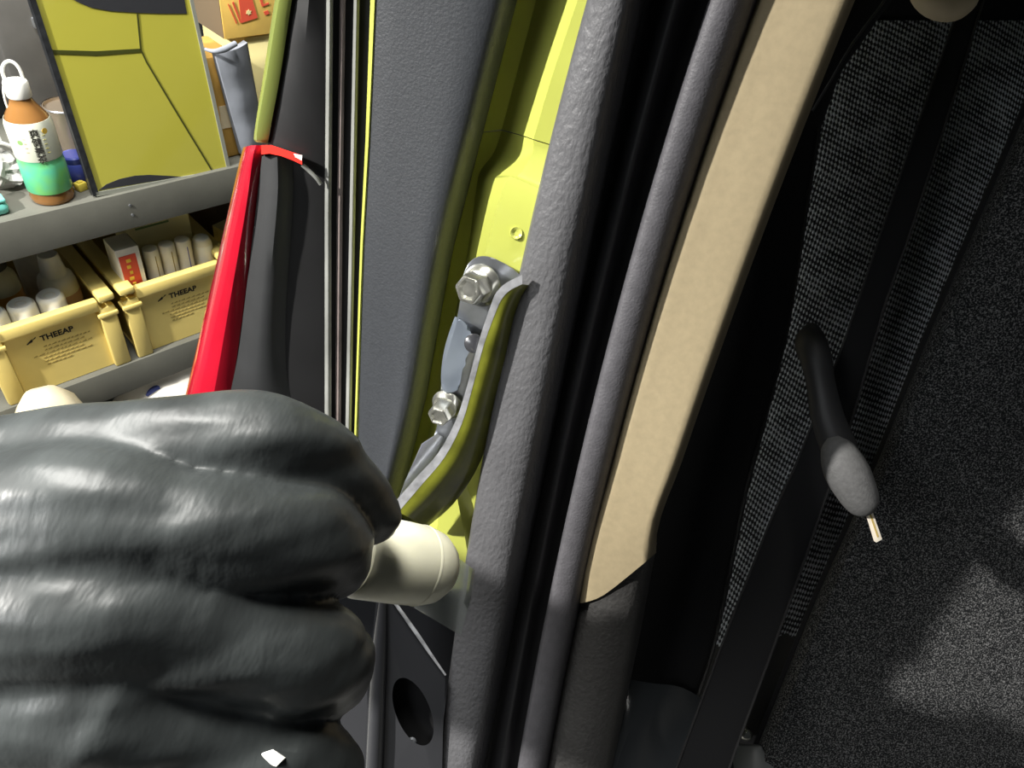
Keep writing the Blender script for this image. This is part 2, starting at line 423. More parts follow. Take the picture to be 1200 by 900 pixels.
# contents, each placed in shelf coordinates
def bottle(name, label, cat, s, t, z0, prof, m, cap=None, capm=None, lab=None, labm=None, tilt=(0, 0)):
    r = thing(name, label, cat, S(s, t, z0))
    ax = (Vector((0, 0, 1))+SE*tilt[0]+SN*tilt[1]).normalized()
    lathe('bottle_body', m, r, prof, axis=ax)
    if cap: lathe('cap', capm, r, cap, axis=ax)
    if lab: lathe('label_band', labm, r, lab, axis=ax, cap=False)
    return r
zb = ZL+.006
bottle('plastic_bottle', 'cream bottle with black cap and orange lower label in the left bin', 'bottle', -.020, .095, zb,
       [(.026, 0), (.028, .004), (.028, .150), (.026, .164), (.016, .174), (.014, .178)], mat('cream_bottle', (.55, .52, .33), .4),
       [(.019, .177), (.020, .178), (.020, .200), (.018, .202), (0, .202)], INK,
       [(.0283, .03), (.0284, .031), (.0284, .138), (.0283, .139)], BROWNB)
tb = bottle('plastic_bottle', 'white bottle with yellowish screw cap at the back of the left bin', 'bottle', .045, .153, zb,
       [(.026, 0), (.028, .004), (.028, .14), (.022, .158), (.013, .166)], PAPER,
       [(.016, .166), (.016, .185), (.014, .187), (0, .187)], mat('old_ivory_cap', (.6, .5, .2), .5))
bottle('squeeze_bottle', 'white bottle with tall tapered cap beside the white rolls', 'bottle', .055, .088, zb,
       [(.026, 0), (.028, .004), (.028, .128), (.025, .140), (.019, .145)], WHITE,
       [(.020, .144), (.0185, .146), (.0145, .178), (.013, .180), (0, .180)], WHITE,
       [(.0283, .05), (.0284, .051), (.0284, .113), (.0283, .114)], mat('pink_label', (.65, .45, .42), .5))
for k, (s_, t_, lb) in enumerate(((.030, .030, 'white paper roll lying against the tapered cap bottle'), (-.010, .030, 'white paper roll in front of the orange labelled bottle'),
                                  (-.0495, .030, 'white paper roll at the left end of the left bin'))):
    rr = thing('paper_roll', lb, 'roll', S(s_, t_+.008, zb), 'white rolls in the left bin')
    lathe('roll_body', WHITE, rr, [(.008, .141), (.0085, .142), (.0155, .144), (.0185, .141), (.0195, .136), (.0195, 0)], seg=24)
    lathe('roll_core', PAPER, rr, [(.0082, .05), (.0082, .1415), (.0065, .1415), (.0065, .05)], seg=18, cap=False)
ob = thing('small_carton', 'small orange and yellow carton at the edge of the left bin', 'box', S(-.0585, .095, zb))
box('carton_body', mat('orange_print', (.8, .4, .05), .6), ob, (0, 0, .075), (.017, .03, .15), SYAW)
box('carton_flap', CARD, ob, (0, 0, .151), (.016, .029, .002), SYAW, .0005)
# right bin contents
def carton(name, label, s, t, z0, d, m, rz=0, tilt=None):
    r = thing(name, label, 'box', S(s, t, z0)); box('carton_body', m, r, (0, 0, d[2]/2), d, SYAW+rz, .0012, tilt); return r
rc = carton('medicine_carton', 'white carton with a red printed panel and gold marks', .150, .042, zb, (.036, .045, .195), PAPER)
box('side_panel', INK, rc, (SE*.0183)+Vector((0, 0, .0975)), (.001, .04, .192), SYAW, 0)
box('red_print', REDINK, rc, (-SN*.0228)-SE*.002+Vector((0, 0, .150)), (.026, .0008, .066), SYAW, .0002)
GOLD = mat('gold_print', (.85, .55, .05), .5)
for k in range(5):                                          # worn gold marks down the red panel, not legible in the photo
    box('gold_mark', GOLD, rc, -SN*.0236-SE*(.002+.0015*(k % 2))+Vector((0, 0, .173-k*.011)), (.007-.001*(k % 3), .0006, .006), SYAW, .0002)
gc = carton('green_carton', 'dark green carton standing behind the left bin rim', .10, .335, ZL+.002, (.055, .03, .21), GREENC, .1)
bc = carton('long_carton', 'long pale carton with green stripe lying across the white tubes', .222, .10, zb, (.105, .06, .206), CARDP)
box('stripe', GREENC, bc, -SN*.0303-SE*.01+Vector((0, 0, .192)), (.055, .0008, .003), SYAW, 0)
for k in range(3):
    lb = ('white paper tube next to the red printed carton', 'white paper tube in the middle of the right bin', 'white paper tube with a dark seam near the wrapped roll')[k]
    tr = thing('paper_tube', lb, 'tube', S(.190+.027*k, .040, zb), 'white tubes in the right bin')
    lathe('tube_wall', PAPER, tr, [(.0128, 0), (.0128, .166), (.0115, .171), (.006, .173), (0, .173)], seg=20)
    lathe('seam_or_reflected_seam', INKP if k < 2 else BLUE, tr, [(.0004, 0), (.0008, .002), (.0008, .16), (.0003, .162)], (-SN*.0128+SE*.002), (0, 0, 1), 6)
wr = thing('wrapped_roll', 'plastic wrapped white roll leaning at the right of the bin', 'roll', S(.2735, .045, zb))
lathe('roll_body', PAPER, wr, [(.0155, 0), (.016, .004), (.016, .152), (.013, .16), (0, .16)], axis=(Vector((0, 0, 1))+SE*.03).normalized())
lathe('wrap_twist', WHITE, wr, [(.0165, .115), (.0172, .125), (.0165, .148), (.012, .161), (.004, .166), (0, .166)], axis=(Vector((0, 0, 1))+SE*.03).normalized())
for k, (s_, t_, w_, h_, mm, lb) in enumerate(((.365, .07, .05, .14, CARDP, 'pale flattened carton stack behind the red lens'), (.375, .20, .07, .19, CARDB, 'brown cardboard box at the back of the lower shelf'),
                                       (.46, .10, .08, .15, CARDO, 'small tan box deep on the lower shelf beside the lens'))):
    q_ = thing('cardboard_box', lb, 'box', S(s_, t_, ZL+.001)); box('box_body', mm, q_, (0, 0, h_/2), (w_, .1, h_), SYAW+.25, .001)
    box('box_flap', CARDP, q_, SN*.0+Vector((0, 0, h_+.004)), (w_*.9, .06, .002), SYAW+.25, .0005, Matrix.Rotation(.12, 4, 'X'))

# ---------------------------------------------------------------- things on the top shelf
bt = thing('tea_bottle', 'clear plastic tea bottle with white cap and cream and green label', 'bottle', S(.078, .033, ZU))
lean = Vector((0, 0, 1))
lathe('bottle_body', AMBER, bt, [(.022, 0), (.0265, .002), (.028, .008), (.0265, .016), (.028, .024), (.028, .058), (.0265, .062), (.028, .066), (.0275, .110), (.024, .122), (.016, .134), (.0125, .142), (.012, .150)], axis=lean, seg=36)
lathe('label_cream', LABELM, bt, [(.0283, .066), (.0287, .067), (.0287, .110), (.0265, .118), (.0262, .118)], seg=36, cap=False)
lathe('label_green', GREENL, bt, [(.0283, .018), (.0287, .019), (.0287, .058), (.0275, .062), (.0285, .0662)], seg=36, cap=False)
cp = lathe('cap', WHITE, bt, [(.0135, .144), (.0145, .146), (.0145, .162), (.0135, .164), (0, .1642)], seg=30)
tow = (Vector((0, 0, 0))-S(.078, .033, 0)); tow.z = 0; tow = tow.normalized(); side = Vector((0, 0, 1)).cross(tow)
lp = [Vector((0, 0, .160))+side*-.010, Vector((0, 0, .176))-side*.0095, Vector((0, 0, .186))-side*.004, Vector((0, 0, .187))+side*.004, Vector((0, 0, .178))+side*.0095, Vector((0, 0, .160))+side*.010]
tube('carry_loop', WHITE, cp, lp, .0022, 4, 8)
tube('loop_strap', WHITE, cp, [Vector((0, 0, .158))-side*.014, Vector((0, 0, .148))-side*.0165, Vector((0, 0, .135))-side*.0175, Vector((0, 0, .126))-side*.0165], .0013, 4, 6)
def wrap_text(txt, ang, z, size, m, R=.0289):
    d = (tow*math.cos(ang)+side*math.sin(ang)); xx = Vector((0, 0, 1)).cross(d)
    return text_mesh('label_print', txt, size, m, bt, plane_matrix(d*R+Vector((0, 0, z))-xx*size*.5, xx, (0, 0, 1)))
for i, c_ in enumerate('爽健美茶'): wrap_text(c_, .06, .1015-i*.0118, .0125, INK)
for i in range(5): wrap_text('ー', .42, .100-i*.006, .005, mat('label_olive%d' % i, (.5, .45, .1), .6))
wrap_text('●', .55, .103, .010, mat('label_gold', (.75, .5, .08), .5), .0285)
for i in range(4): wrap_text('ー', -.42, .097-i*.006, .004, INKP)
wrap_text('●', -.62, .090, .009, mat('label_leaf', (.25, .42, .15), .5), .0285)

# framed panel, the car's reflection painted as colour and flat shapes
PT = .006
def pl(x, y, off=0):                                     # point on the leaning sheet
    n = (SN*math.cos(.06)+Vector((0, 0, 1))*-math.sin(.06)); o = S(.22, PT-off, ZU+.004); r = ray(x, y)
    return CAMP + r*((o-CAMP).dot(n)/r.dot(n)), n
gp = thing('framed_panel', 'glossy panel with the lime car reflection painted on, leaning in a thin black frame', 'panel', S(.22, PT, ZU))
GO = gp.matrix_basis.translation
def poly3(name, m, parent, pix, off, th):
    bm = bmesh.new(); A_, B_ = [], []
    for x, y in pix:
        p, n = pl(x, y, off); A_.append(bm.verts.new(p-GO)); B_.append(bm.verts.new(p+n*th-GO))
    bm.faces.new(A_); bm.faces.new(B_[::-1]); k = len(A_)
    for i in range(k): bm.faces.new((A_[i], B_[i], B_[(i+1) % k], A_[(i+1) % k]))
    return bm_obj(name, bm, m, parent, False)
TL, TR, BR, BL = (20, -60), (209, -62), (267, 201), (114, 226)
poly3('sheet', LIME_REFL, gp, (TL, TR, BR, BL), 0, .008)
def bar(name, m, a, b, wpx, off=.002, th=.012):
    a = Vector(a); b = Vector(b); d = (b-a).normalized(); nrm = Vector((-d.y, d.x))*wpx/2
    return poly3(name, m, gp, [tuple(a+nrm), tuple(b+nrm), tuple(b-nrm), tuple(a-nrm)], off, th)
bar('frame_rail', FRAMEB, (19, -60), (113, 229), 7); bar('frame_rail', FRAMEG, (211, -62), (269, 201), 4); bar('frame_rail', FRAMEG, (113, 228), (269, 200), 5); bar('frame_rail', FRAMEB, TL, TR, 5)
poly3('reflected_upper_band', GLOSSB, gp, [(28, -55), (207, -57), (219, 16), (190, 16), (160, 15), (130, 13), (107, 9), (90, 2), (80, -4), (44, -8)], .0008, .001)
poly3('reflected_strip', SEAM_REFL, gp, [(61, 58.5), (113, 60), (165, 57), (166, 61), (113, 65), (63, 63)], .0008, .001)
for a, b in (((161, 16), (165, 58)), ((165, 58), (172, 73)), ((172, 73), (206, 130)), ((206, 130), (248, 199))): bar('seam_or_reflected_seam', SEAM_REFL, a, b, 1.7, .0008, .001)
poly3('reflected_lower_arc', GLOSSB, gp, [(116, 223), (125, 216), (140, 210), (158, 206), (175, 205), (195, 206), (212, 207)], .0008, .001)

# boxes right of the sheet
ob = thing('cardboard_box', 'orange brown cardboard box with clear tape strip on the top shelf', 'box', S(.352, .076, ZU))
O_ = ob.matrix_basis.translation
box('box_body', CARDO, ob, (0, 0, .080), (.052, .09, .160), SYAW, .005)
_r35 = Matrix.Rotation(SYAW, 3, 'Z')
box('tape_strip', TAPE, ob, _r35 @ Vector((.006, -.0454, .068)), (.040, .001, .036), SYAW, 0)
gpad = thing('padded_pouch', 'grey quilted pouch draped over the orange cardboard box', 'pouch', S(.415, .03, ZU))
bm = bmesh.new()
pp = [ont(243, 58, .04), ont(262, 57, .02), ont(274, 50, .02), ont(281, 52, .025)]
grid = []
for k in range(13):
    v = k/12; a = ont(252+v*32, 62+v*120, .012); b = ont(290+v*22, 50+v*122, .03)
    row = []
    for j in range(9):
        u = j/8; p = a.lerp(b, u) - SN*(.012*math.sin(math.pi*u)*(.75+.25*abs(math.sin(v*math.pi*3)))) ; row.append(bm.verts.new(p-gpad.matrix_basis.translation))
    grid.append(row)
bk_ = [[bm.verts.new(v.co+SN*.012) for v in r] for r in grid]
for i in range(12):
    for j in range(8):
        bm.faces.new((grid[i][j], grid[i][j+1], grid[i+1][j+1], grid[i+1][j])); bm.faces.new((bk_[i][j], bk_[i+1][j], bk_[i+1][j+1], bk_[i][j+1]))
for i in range(12):
    bm.faces.new((grid[i][0], grid[i+1][0], bk_[i+1][0], bk_[i][0])); bm.faces.new((grid[i][8], bk_[i][8], bk_[i+1][8], grid[i+1][8]))
for j in range(8):
    bm.faces.new((grid[0][j], bk_[0][j], bk_[0][j+1], grid[0][j+1])); bm.faces.new((grid[12][j], grid[12][j+1], bk_[12][j+1], bk_[12][j]))
bm_obj('pouch_body', bm, GREYPAD, gpad, True, 60)
tube('pouch_fold', GREYPAD, gpad, [ont(238, 57, .02)-gpad.matrix_basis.translation, ont(250, 60, .0)-gpad.matrix_basis.translation, ont(262, 58, .0)-gpad.matrix_basis.translation, ont(276, 51, .005)-gpad.matrix_basis.translation], [.002, .003, .0045, .004], 4, 10)
pb = thing('cardboard_box', 'pale yellow carton behind the grey pouch', 'box', S(.50, .18, ZU))
box('box_body', CARDP, pb, (0, 0, .077), (.14, .15, .154), SYAW, .001); box('box_flap', CARDP, pb, Vector((0, 0, .155)), (.13, .07, .002), SYAW, .0005)
yb = thing('cardboard_box', 'yellow cardboard box with red sun print, topmost on the shelf', 'box', S(.495, .18, ZU+.157))
YO = yb.matrix_basis.translation
box('box_body', CARD, yb, (-.0, 0, .09), (.20, .16, .18), SYAW, .001)
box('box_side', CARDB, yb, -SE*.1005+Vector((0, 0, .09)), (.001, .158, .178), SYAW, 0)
yf = .0995
def yp(x, y, off=.0006): return ont(x, y, yf-off)-YO
def yq(name, m, pix, off=.0006):
    bm = bmesh.new(); A_ = [bm.verts.new(yp(*p, off)) for p in pix]; B_ = [bm.verts.new(yp(*p, off)+SN*.0005) for p in pix]
    bm.faces.new(A_); bm.faces.new(B_[::-1]); k = len(A_)
    for i in range(k): bm.faces.new((A_[i], B_[i], B_[(i+1) % k], A_[(i+1) % k]))
    return bm_obj(name, bm, m, yb, False)
pr = yq('red_print', REDINK, [(279, -8), (293, -11), (302, 21), (283, 27)])
yq('sun_print', CARDP, [(291.5+3.6*math.cos(a*math.pi/6)*(1 if a % 2 else .6), 14.5+3.6*math.sin(a*math.pi/6)*(1 if a % 2 else .6)) for a in range(12)], .0012)
yq('red_stroke', REDINK, [(272, 3), (274, 2), (283, 26), (281.5, 27)]); yq('red_stroke', REDINK, [(267, 5), (268, 4.6), (278, 27), (277, 28)])
yq('red_character', REDINK, [(309, 14), (314, 12), (316, 16), (311, 18)]); yq('red_character', REDINK, [(304, -2), (307, -3), (309, 5), (315, 3), (315.5, 5), (307, 8)])

# clutter at the left of the top shelf
cb = thing('plastic_bag', 'crumpled clear plastic bag lying left of the tea bottle', 'bag', S(.035, .105, ZU))
bm = bmesh.new(); bmesh.ops.create_icosphere(bm, subdivisions=4, radius=1)
for v in bm.verts:
    d = v.co.copy(); f = 1+.35*noise.noise(d*2.2)+.18*noise.noise(d*6)
    v.co = Vector((d.x*.040*f, d.y*.03*f, max(0, .022+d.z*.026*f)))
bm_obj('bag_film', bm, BAGM, cb, True, 25)
tube('bag_neck', BAGM, cb, [Vector((-.01, 0, .045)), Vector((.0, 0, .06)), Vector((.012, -.004, .072))], [.012, .009, .013], 4, 10)
tl = thing('soap_case', 'teal plastic case at the front edge of the top shelf', 'case', S(-.006, .028, ZU))
box('case_body', TEAL, tl, (0, 0, .009), (.05, .03, .018), SYAW, .007); box('case_lid', mat('teal_lid', (.22, .68, .6), .4), tl, (0, 0, .02), (.048, .028, .006), SYAW, .0025)
rdc = thing('spice_tin', 'small red tin with yellow top behind the teal case', 'tin', S(.008, .052, ZU))
lathe('tin_body', mat('red_tin', (.5, .02, .02), .35), rdc, [(.012, 0), (.0125, .001), (.0125, .026), (.011, .028)]); lathe('tin_top', YEL, rdc, [(.0115, .028), (.0115, .033), (.009, .035), (0, .035)])
bb = thing('blue_jar', 'small blue jar between the bottle and the framed sheet', 'jar', S(.126, .064, ZU))
lathe('jar_body', BLUE, bb, [(.017, 0), (.018, .002), (.018, .030), (.015, .034)]); lathe('jar_lid', BLUE, bb, [(.0165, .032), (.0168, .033), (.0168, .040), (.015, .042), (0, .042)])
yk = thing('yellow_block', 'small yellow block beside the foot of the framed sheet', 'block', S(.117, .036, ZU))
box('block_body', YEL, yk, (0, 0, .006), (.014, .012, .012), SYAW+.3, .0015); box('block_tab', YEL, yk, (0, 0, .0128), (.006, .006, .002), SYAW+.3, .0004)
cu_ = thing('tin_can', 'brushed tin can standing behind the blue jar', 'can', S(.150, .125, ZU))
lathe('can_body', COPPER, cu_, [(.030, 0), (.0305, .003), (.030, .006), (.030, .084), (.0305, .087), (.0285, .088), (.028, .084), (0, .084)]); lathe('can_rim', STEEL, cu_, [(.0303, .0855), (.0312, .087), (.0303, .0885)], cap=False)
gcase = thing('equipment_case', 'warm grey case standing behind the tea bottle', 'case', S(.17, .24, ZU))
box('case_body', GREYCASE, gcase, (0, 0, .11), (.13, .10, .22), SYAW, .012); box('case_catch', STEEL, gcase, -SN*.052+Vector((-.0, 0, .18)), (.03, .006, .015), SYAW, .002)
dk = thing('equipment_case', 'tall dark grey case at the back of the top shelf', 'case', S(.10, .37, ZU))
box('case_body', DARKBOX, dk, (0, 0, .24), (.26, .10, .48), SYAW, .008); box('case_ridge', DARKBOX, dk, -SN*.052-SE*.04+Vector((0, 0, .24)), (.012, .006, .44), SYAW, .002)
wc = thing('white_cable', 'white cable end trailing beside the tea bottle', 'cable', S(.03, .16, ZU))
tube('cable_lead', WHITE, wc, [Vector((-.05, .02, .055)), Vector((-.02, .012, .05)), SE*.02+Vector((0, 0, .04)), SE*.045+Vector((0, 0, .022)), SE*.05+Vector((0, 0, .006))], .003, 4, 8)
lathe('plug_end', STEEL, wc, [(.0045, 0), (.0045, .01), (.003, .012), (0, .012)], SE*.05+Vector((0, 0, .0)), (0, 0, 1), 10)

# below the lower shelf, just above the glove
top = ont(47, 462, -.078)
sk = thing('cloth_sack', 'rounded cream cloth sack standing in front of the left bin', 'sack', (top.x, top.y, 0))
bm = bmesh.new(); rings = []
hh = top.z
prof = [(.05, 0), (.055, .03), (.057, hh*.5), (.056, hh*.82), (.048, hh*.93), (.028, hh*.985), (.010, hh)]
for r_, h_ in prof:
    rings.append([bm.verts.new((r_*math.cos(a*math.pi/12)*(1+.06*math.sin(a*1.3)), r_*math.sin(a*math.pi/12)*(1+.06*math.sin(a*1.3)), h_)) for a in range(24)])
for a, b in zip(rings, rings[1:]):
    for k in range(24): bm.faces.new((a[k], a[(k+1) % 24], b[(k+1) % 24], b[k]))
bm.faces.new(rings[0][::-1]); bm.faces.new(rings[-1])
bm_obj('sack_body', bm, SACK, sk, True, 80); lathe('sack_seam', CARDB, sk, [(.0565, hh*.815), (.0575, hh*.82), (.0565, hh*.825)], cap=False)
wb = thing('plastic_bag', 'white plastic bag with blue ribbon below the lower shelf', 'bag', S(.20, .035, ZB))
bm = bmesh.new(); bmesh.ops.create_icosphere(bm, subdivisions=4, radius=1)
for v in bm.verts:
    d = v.co.copy(); f = 1+.2*noise.noise(d*2.0+Vector((3, 1, 2)))+.08*noise.noise(d*6)
    v.co = SE*(d.x*.16*f)+SN*(d.y*.06*f)+Vector((0, 0, max(0, .125+d.z*.150*f)))
bm_obj('bag_film', bm, mat('white_poly_bag', (.82, .78, .70), .45), wb, True, 60)
kn = ont(183, 458, .01)-wb.matrix_basis.translation
tube('ribbon_bow', BLUECLOTH, wb, [kn+SE*-.03+Vector((0, 0, -.02)), kn+SE*-.012+Vector((0, 0, .004)), kn+SE*.006+Vector((0, 0, .006)), kn+SE*.014+Vector((0, 0, -.012)), kn+SE*.03+Vector((0, 0, -.03))], [.003, .006, .007, .006, .003], 4, 8)

# ================================================================ CAR DOOR (swings on the hinge)
car = thing('car', 'lime green car seen at its open door: pillar, hinge, red lens, seat', 'car', G(640, 500, .36))
WLOC = {}
def part_root(name, loc):                                 # an Empty that holds the pieces of one part of the car
    o = bpy.data.objects.new(name, None); COL.objects.link(o); o.empty_display_size = .02
    o.parent = car; o.location = Vector(loc)-car.location; WLOC[o.name] = Vector(loc); return o
dr = part_root('open_door', G(400, 500, .36))
def at_root(o, root):                                     # parts are modelled in place; keep them there under the root
    o.parent = root; o.matrix_parent_inverse = Matrix.Translation(-WLOC.get(root.name, root.location)); return o
def DD(y): return PD(y)+.035                             # the door skin lies a little beyond the pillar
P_ = lambda *a, **k: at_root(column(*a[:2], None, *a[2:], dist=DD, **k), dr)
lx = lin([324, 297], [0, 162]); rx = lin([342, 315], [0, 166])
# folded lime edge of the outer skin
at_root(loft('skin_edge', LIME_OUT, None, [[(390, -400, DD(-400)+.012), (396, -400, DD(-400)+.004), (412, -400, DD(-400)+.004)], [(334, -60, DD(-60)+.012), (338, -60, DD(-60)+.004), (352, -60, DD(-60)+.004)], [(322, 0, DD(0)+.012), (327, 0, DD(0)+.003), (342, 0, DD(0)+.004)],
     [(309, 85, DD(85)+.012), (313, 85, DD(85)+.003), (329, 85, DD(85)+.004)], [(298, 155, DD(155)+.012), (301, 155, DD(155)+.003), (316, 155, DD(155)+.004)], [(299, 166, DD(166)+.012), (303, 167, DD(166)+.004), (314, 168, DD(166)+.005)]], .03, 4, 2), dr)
# black inner flange, behind everything on the left
P_('inner_flange', BLACKP, [(lin([342, 315, 300, 268, 250], [0, 166, 200, 460, 640]), .006), (lin([362, 345, 330], [0, 200, 640]), .002), (lin([383, 381, 381, 384], [0, 250, 520, 640]), .004)], -420, 640, thick=.03)
# red lens
at_root(loft('lamp_lens', RED, None, [[(285, 173, DD(173)+.016), (291, 171, DD(173)+.004), (300, 170, DD(173)), (313, 171, DD(173)+.002)],
     [(281, 188, DD(190)+.016), (287, 187, DD(190)+.002), (296, 187, DD(190)-.002), (308, 188, DD(190)+.001)],
     [(268, 245, DD(245)+.016), (275, 245, DD(245)+.002), (288, 245, DD(245)-.003), (300, 245, DD(245)+.001)],
     [(244, 350, DD(350)+.016), (252, 350, DD(350)+.002), (270, 350, DD(350)-.003), (287, 350, DD(350)+.001)],
     [(217, 465, DD(465)+.016), (227, 465, DD(465)+.002), (250, 465, DD(465)-.003), (271, 465, DD(465)+.001)],
     [(192, 570, DD(570)+.016), (203, 570, DD(570)+.002), (229, 570, DD(570)-.003), (256, 570, DD(570)+.001)]], .02, 4, 2, 30), dr)
a_ = slab('lens_arm', REDB, None, [(306, 170, DD(172)-.003), (318, 170, DD(172)-.003), (330, 174, DD(172)-.003), (345, 179, DD(175)-.003), (354, 182, DD(178)-.003), (354, 193, DD(178)-.003), (343, 188, DD(175)-.003), (330, 183, DD(175)-.003), (316, 180, DD(172)-.003), (306, 181, DD(172)-.003)], .004); at_root(a_, dr)
a_ = slab('arm_tip', WHITE, None, [(344, 180, DD(178)-.0036), (354, 182, DD(178)-.0036), (353.5, 188, DD(178)-.0036), (346, 184, DD(178)-.0036)], .001); at_root(a_, dr)
at_root(tube('wire_clip', BEAD, None, [G(354, 193, DD(190)-.002), G(362, 200, DD(200)-.002), G(371, 209, DD(208)-.002), G(376, 216, DD(212)-.001)], .0009, 4, 8), dr)
# lower grey lamp housing
at_root(loft('lamp_housing', DOORB, None, [[(307, 183, DD(183)), (325, 183, DD(183)-.003), (345, 190, DD(190)+.003)], [(301, 235, DD(235)), (325, 235, DD(235)-.004), (346, 235, DD(235)+.003)], [(288, 345, DD(345)), (315, 345, DD(345)-.004), (338, 345, DD(345)+.003)],
     [(279, 415, DD(415)), (310, 415, DD(415)-.004), (337, 415, DD(415)+.003)], [(268, 470, DD(470)), (310, 470, DD(470)-.004), (345, 470, DD(470)+.003)], [(255, 540, DD(540)), (315, 540, DD(540)-.004), (362, 540, DD(540)+.003)]], .02, 4, 3), dr)
# weather strip: dark bed with beads
P_('weatherstrip_bed', RUBBER, [(lin([380, 378, 379, 384], [0, 250, 520, 640]), .003), (lin([408, 398, 396, 396], [0, 250, 520, 640]), .006), (lin([437, 425, 418, 412], [0, 300, 520, 640]), .004)], -420, 640, thick=.02)
def beadcol(name, m, x0, x1, w, o):
    f = lin(x0, x1); return P_(name, m, [(lambda y, k=k: f(y)-w/2+w*k/6, o-.0016*math.sin(math.pi*k/6)) for k in range(7)], -420, 620, thick=.003)
beadcol('weatherstrip_bead', BEAD, [386.5, 384.5, 384.5, 386], [0, 250, 520, 640], 8, .002)
beadcol('weatherstrip_bead', BEADR, [401.5, 398, 396, 396], [0, 250, 520, 640], 7, .004)
beadcol('weatherstrip_bead', BEAD, [418, 413, 408, 405], [0, 250, 520, 640], 7, .003)
P_('lime_flange', LIME, [(lin([434, 428.5, 421.5, 415, 409], [0, 160, 300, 517, 640]), .002), (lin([439, 432, 424, 417, 411], [0, 160, 300, 517, 640]), .0005), (lin([444, 436, 427.5, 420, 414], [0, 160, 300, 517, 640]), .002)], -420, 640, thick=.006)
# grained inner panel with rolled right edge
pl_ = lin([443, 435.5, 427, 419.5, 413], [0, 160, 300, 517, 640]); prr = lin([604, 527, 497, 455], [0, 300, 470, 640])
P_('inner_panel', PANELM, [(lambda y: pl_(y), .003), (lambda y: pl_(y)+3, .0), (lambda y: pl_(y)*.5+prr(y)*.5, -.008), (lambda y: prr(y)-34+y*.02, -.011), (lambda y: prr(y)-14, -.009), (lambda y: prr(y), .0), (lambda y: prr(y)+2, .018)], -420, 640, thick=.008, nj=3)

# ================================================================ CAR BODY
cb_ = car
hg = part_root('hinge', G(545, 450, .32))
B = lambda o: at_root(o, cb_)
# jamb in shadow behind the door gap
B(loft('jamb_panel', GLOSSB, None, [[(380, 540, .43), (480, 540, .42), (600, 540, .42)], [(380, 700, .44), (480, 700, .43), (600, 700, .43)], [(380, 960, .48), (480, 960, .47), (600, 960, .47)]], .01, 4, 2))
# lime pillar skin: deep side face, step, bright face
def LD(y): return PD(y)+.02
B(loft('pillar_skin', LIME, None, [
    [(690, -400, LD(-400)+.040), (735, -400, LD(-400)+.034), (762, -400, LD(-400)+.022), (785, -400, LD(-400)+.004), (820, -400, LD(-400)+.002)],
    [(596, -60, LD(-60)+.040), (640, -60, LD(-60)+.034), (672, -60, LD(-60)+.022), (696, -60, LD(-60)+.004), (730, -60, LD(-60)+.002)],
    [(580, 0, LD(0)+.040), (628, 0, LD(0)+.034), (655, 0, LD(0)+.022), (677, 0, LD(0)+.004), (715, 0, LD(0)+.002)],
    [(556, 80, LD(80)+.040), (607, 80, LD(80)+.034), (630, 80, LD(80)+.022), (650, 80, LD(80)+.004), (700, 80, LD(80)+.002)],
    [(533, 158, LD(158)+.040), (588, 152, LD(158)+.034), (607, 157, LD(158)+.022), (625, 163, LD(160)+.004), (680, 180, LD(180)+.002)]], .002, 4, 1, 25))
B(loft('pillar_skin', LIME, None, [
    [(533, 159, LD(158)+.040), (588, 153, LD(158)+.034), (607, 158, LD(158)+.023), (625, 164, LD(160)+.005), (680, 181, LD(180)+.003)],
    [(530, 175, LD(175)+.040), (578, 180, LD(175)+.033), (603, 185, LD(175)+.022), (624, 180, LD(175)+.004), (680, 195, LD(190)+.002)],
    [(520, 205, LD(200)+.040), (563, 200, LD(200)+.030), (582, 203, LD(200)+.018), (607, 206, LD(200)-.002), (670, 230, LD(225)-.006)],
    [(515, 225, LD(225)+.040), (558, 222, LD(225)+.028), (575, 220, LD(225)+.014), (592, 215, LD(220)-.006), (660, 243, LD(240)-.010)],
    [(505, 300, LD(300)+.040), (547, 300, LD(300)+.028), (558, 300, LD(300)+.014), (568, 300, LD(300)-.006), (650, 300, LD(300)-.010)],
    [(480, 430, LD(430)+.042), (520, 430, LD(430)+.030), (532, 430, LD(430)+.016), (545, 430, LD(430)-.002), (640, 430, LD(430)-.006)],
    [(455, 560, LD(560)+.042), (490, 560, LD(560)+.032), (510, 560, LD(560)+.018), (525, 560, LD(560)+.004), (610, 560, LD(560)+.002)],
    [(450, 600, LD(600)+.042), (480, 610, LD(600)+.036), (495, 618, LD(600)+.022), (510, 625, LD(600)+.006), (600, 625, LD(600)+.004)]], .002, 5, 1, 25))
B(lathe('pressed_dimple', LIME, None, [(.0029, -.0004), (.0026, .0006), (.0016, .0002), (.0012, -.0003), (0, -.0004)], G(605, 273, LD(273)-.0082), (G(604, 271, .2)-G(605, 273, .3)), 18))
# lower lime gusset with a fold
B(loft('lower_gusset', LIME, None, [[(513, 606, LD(600)+.000), (534, 575, LD(590)-.004), (570, 560, LD(560)+.012)], [(515, 630, LD(630)+.000), (543, 620, LD(615)-.004), (575, 600, LD(600)+.012)], [(522, 665, LD(660)+.002), (551, 665, LD(660)-.002), (585, 660, LD(660)+.014)], [(525, 690, LD(690)+.002), (556, 690, LD(690)-.002), (590, 690, LD(690)+.014)]], .003, 3, 1, 12))

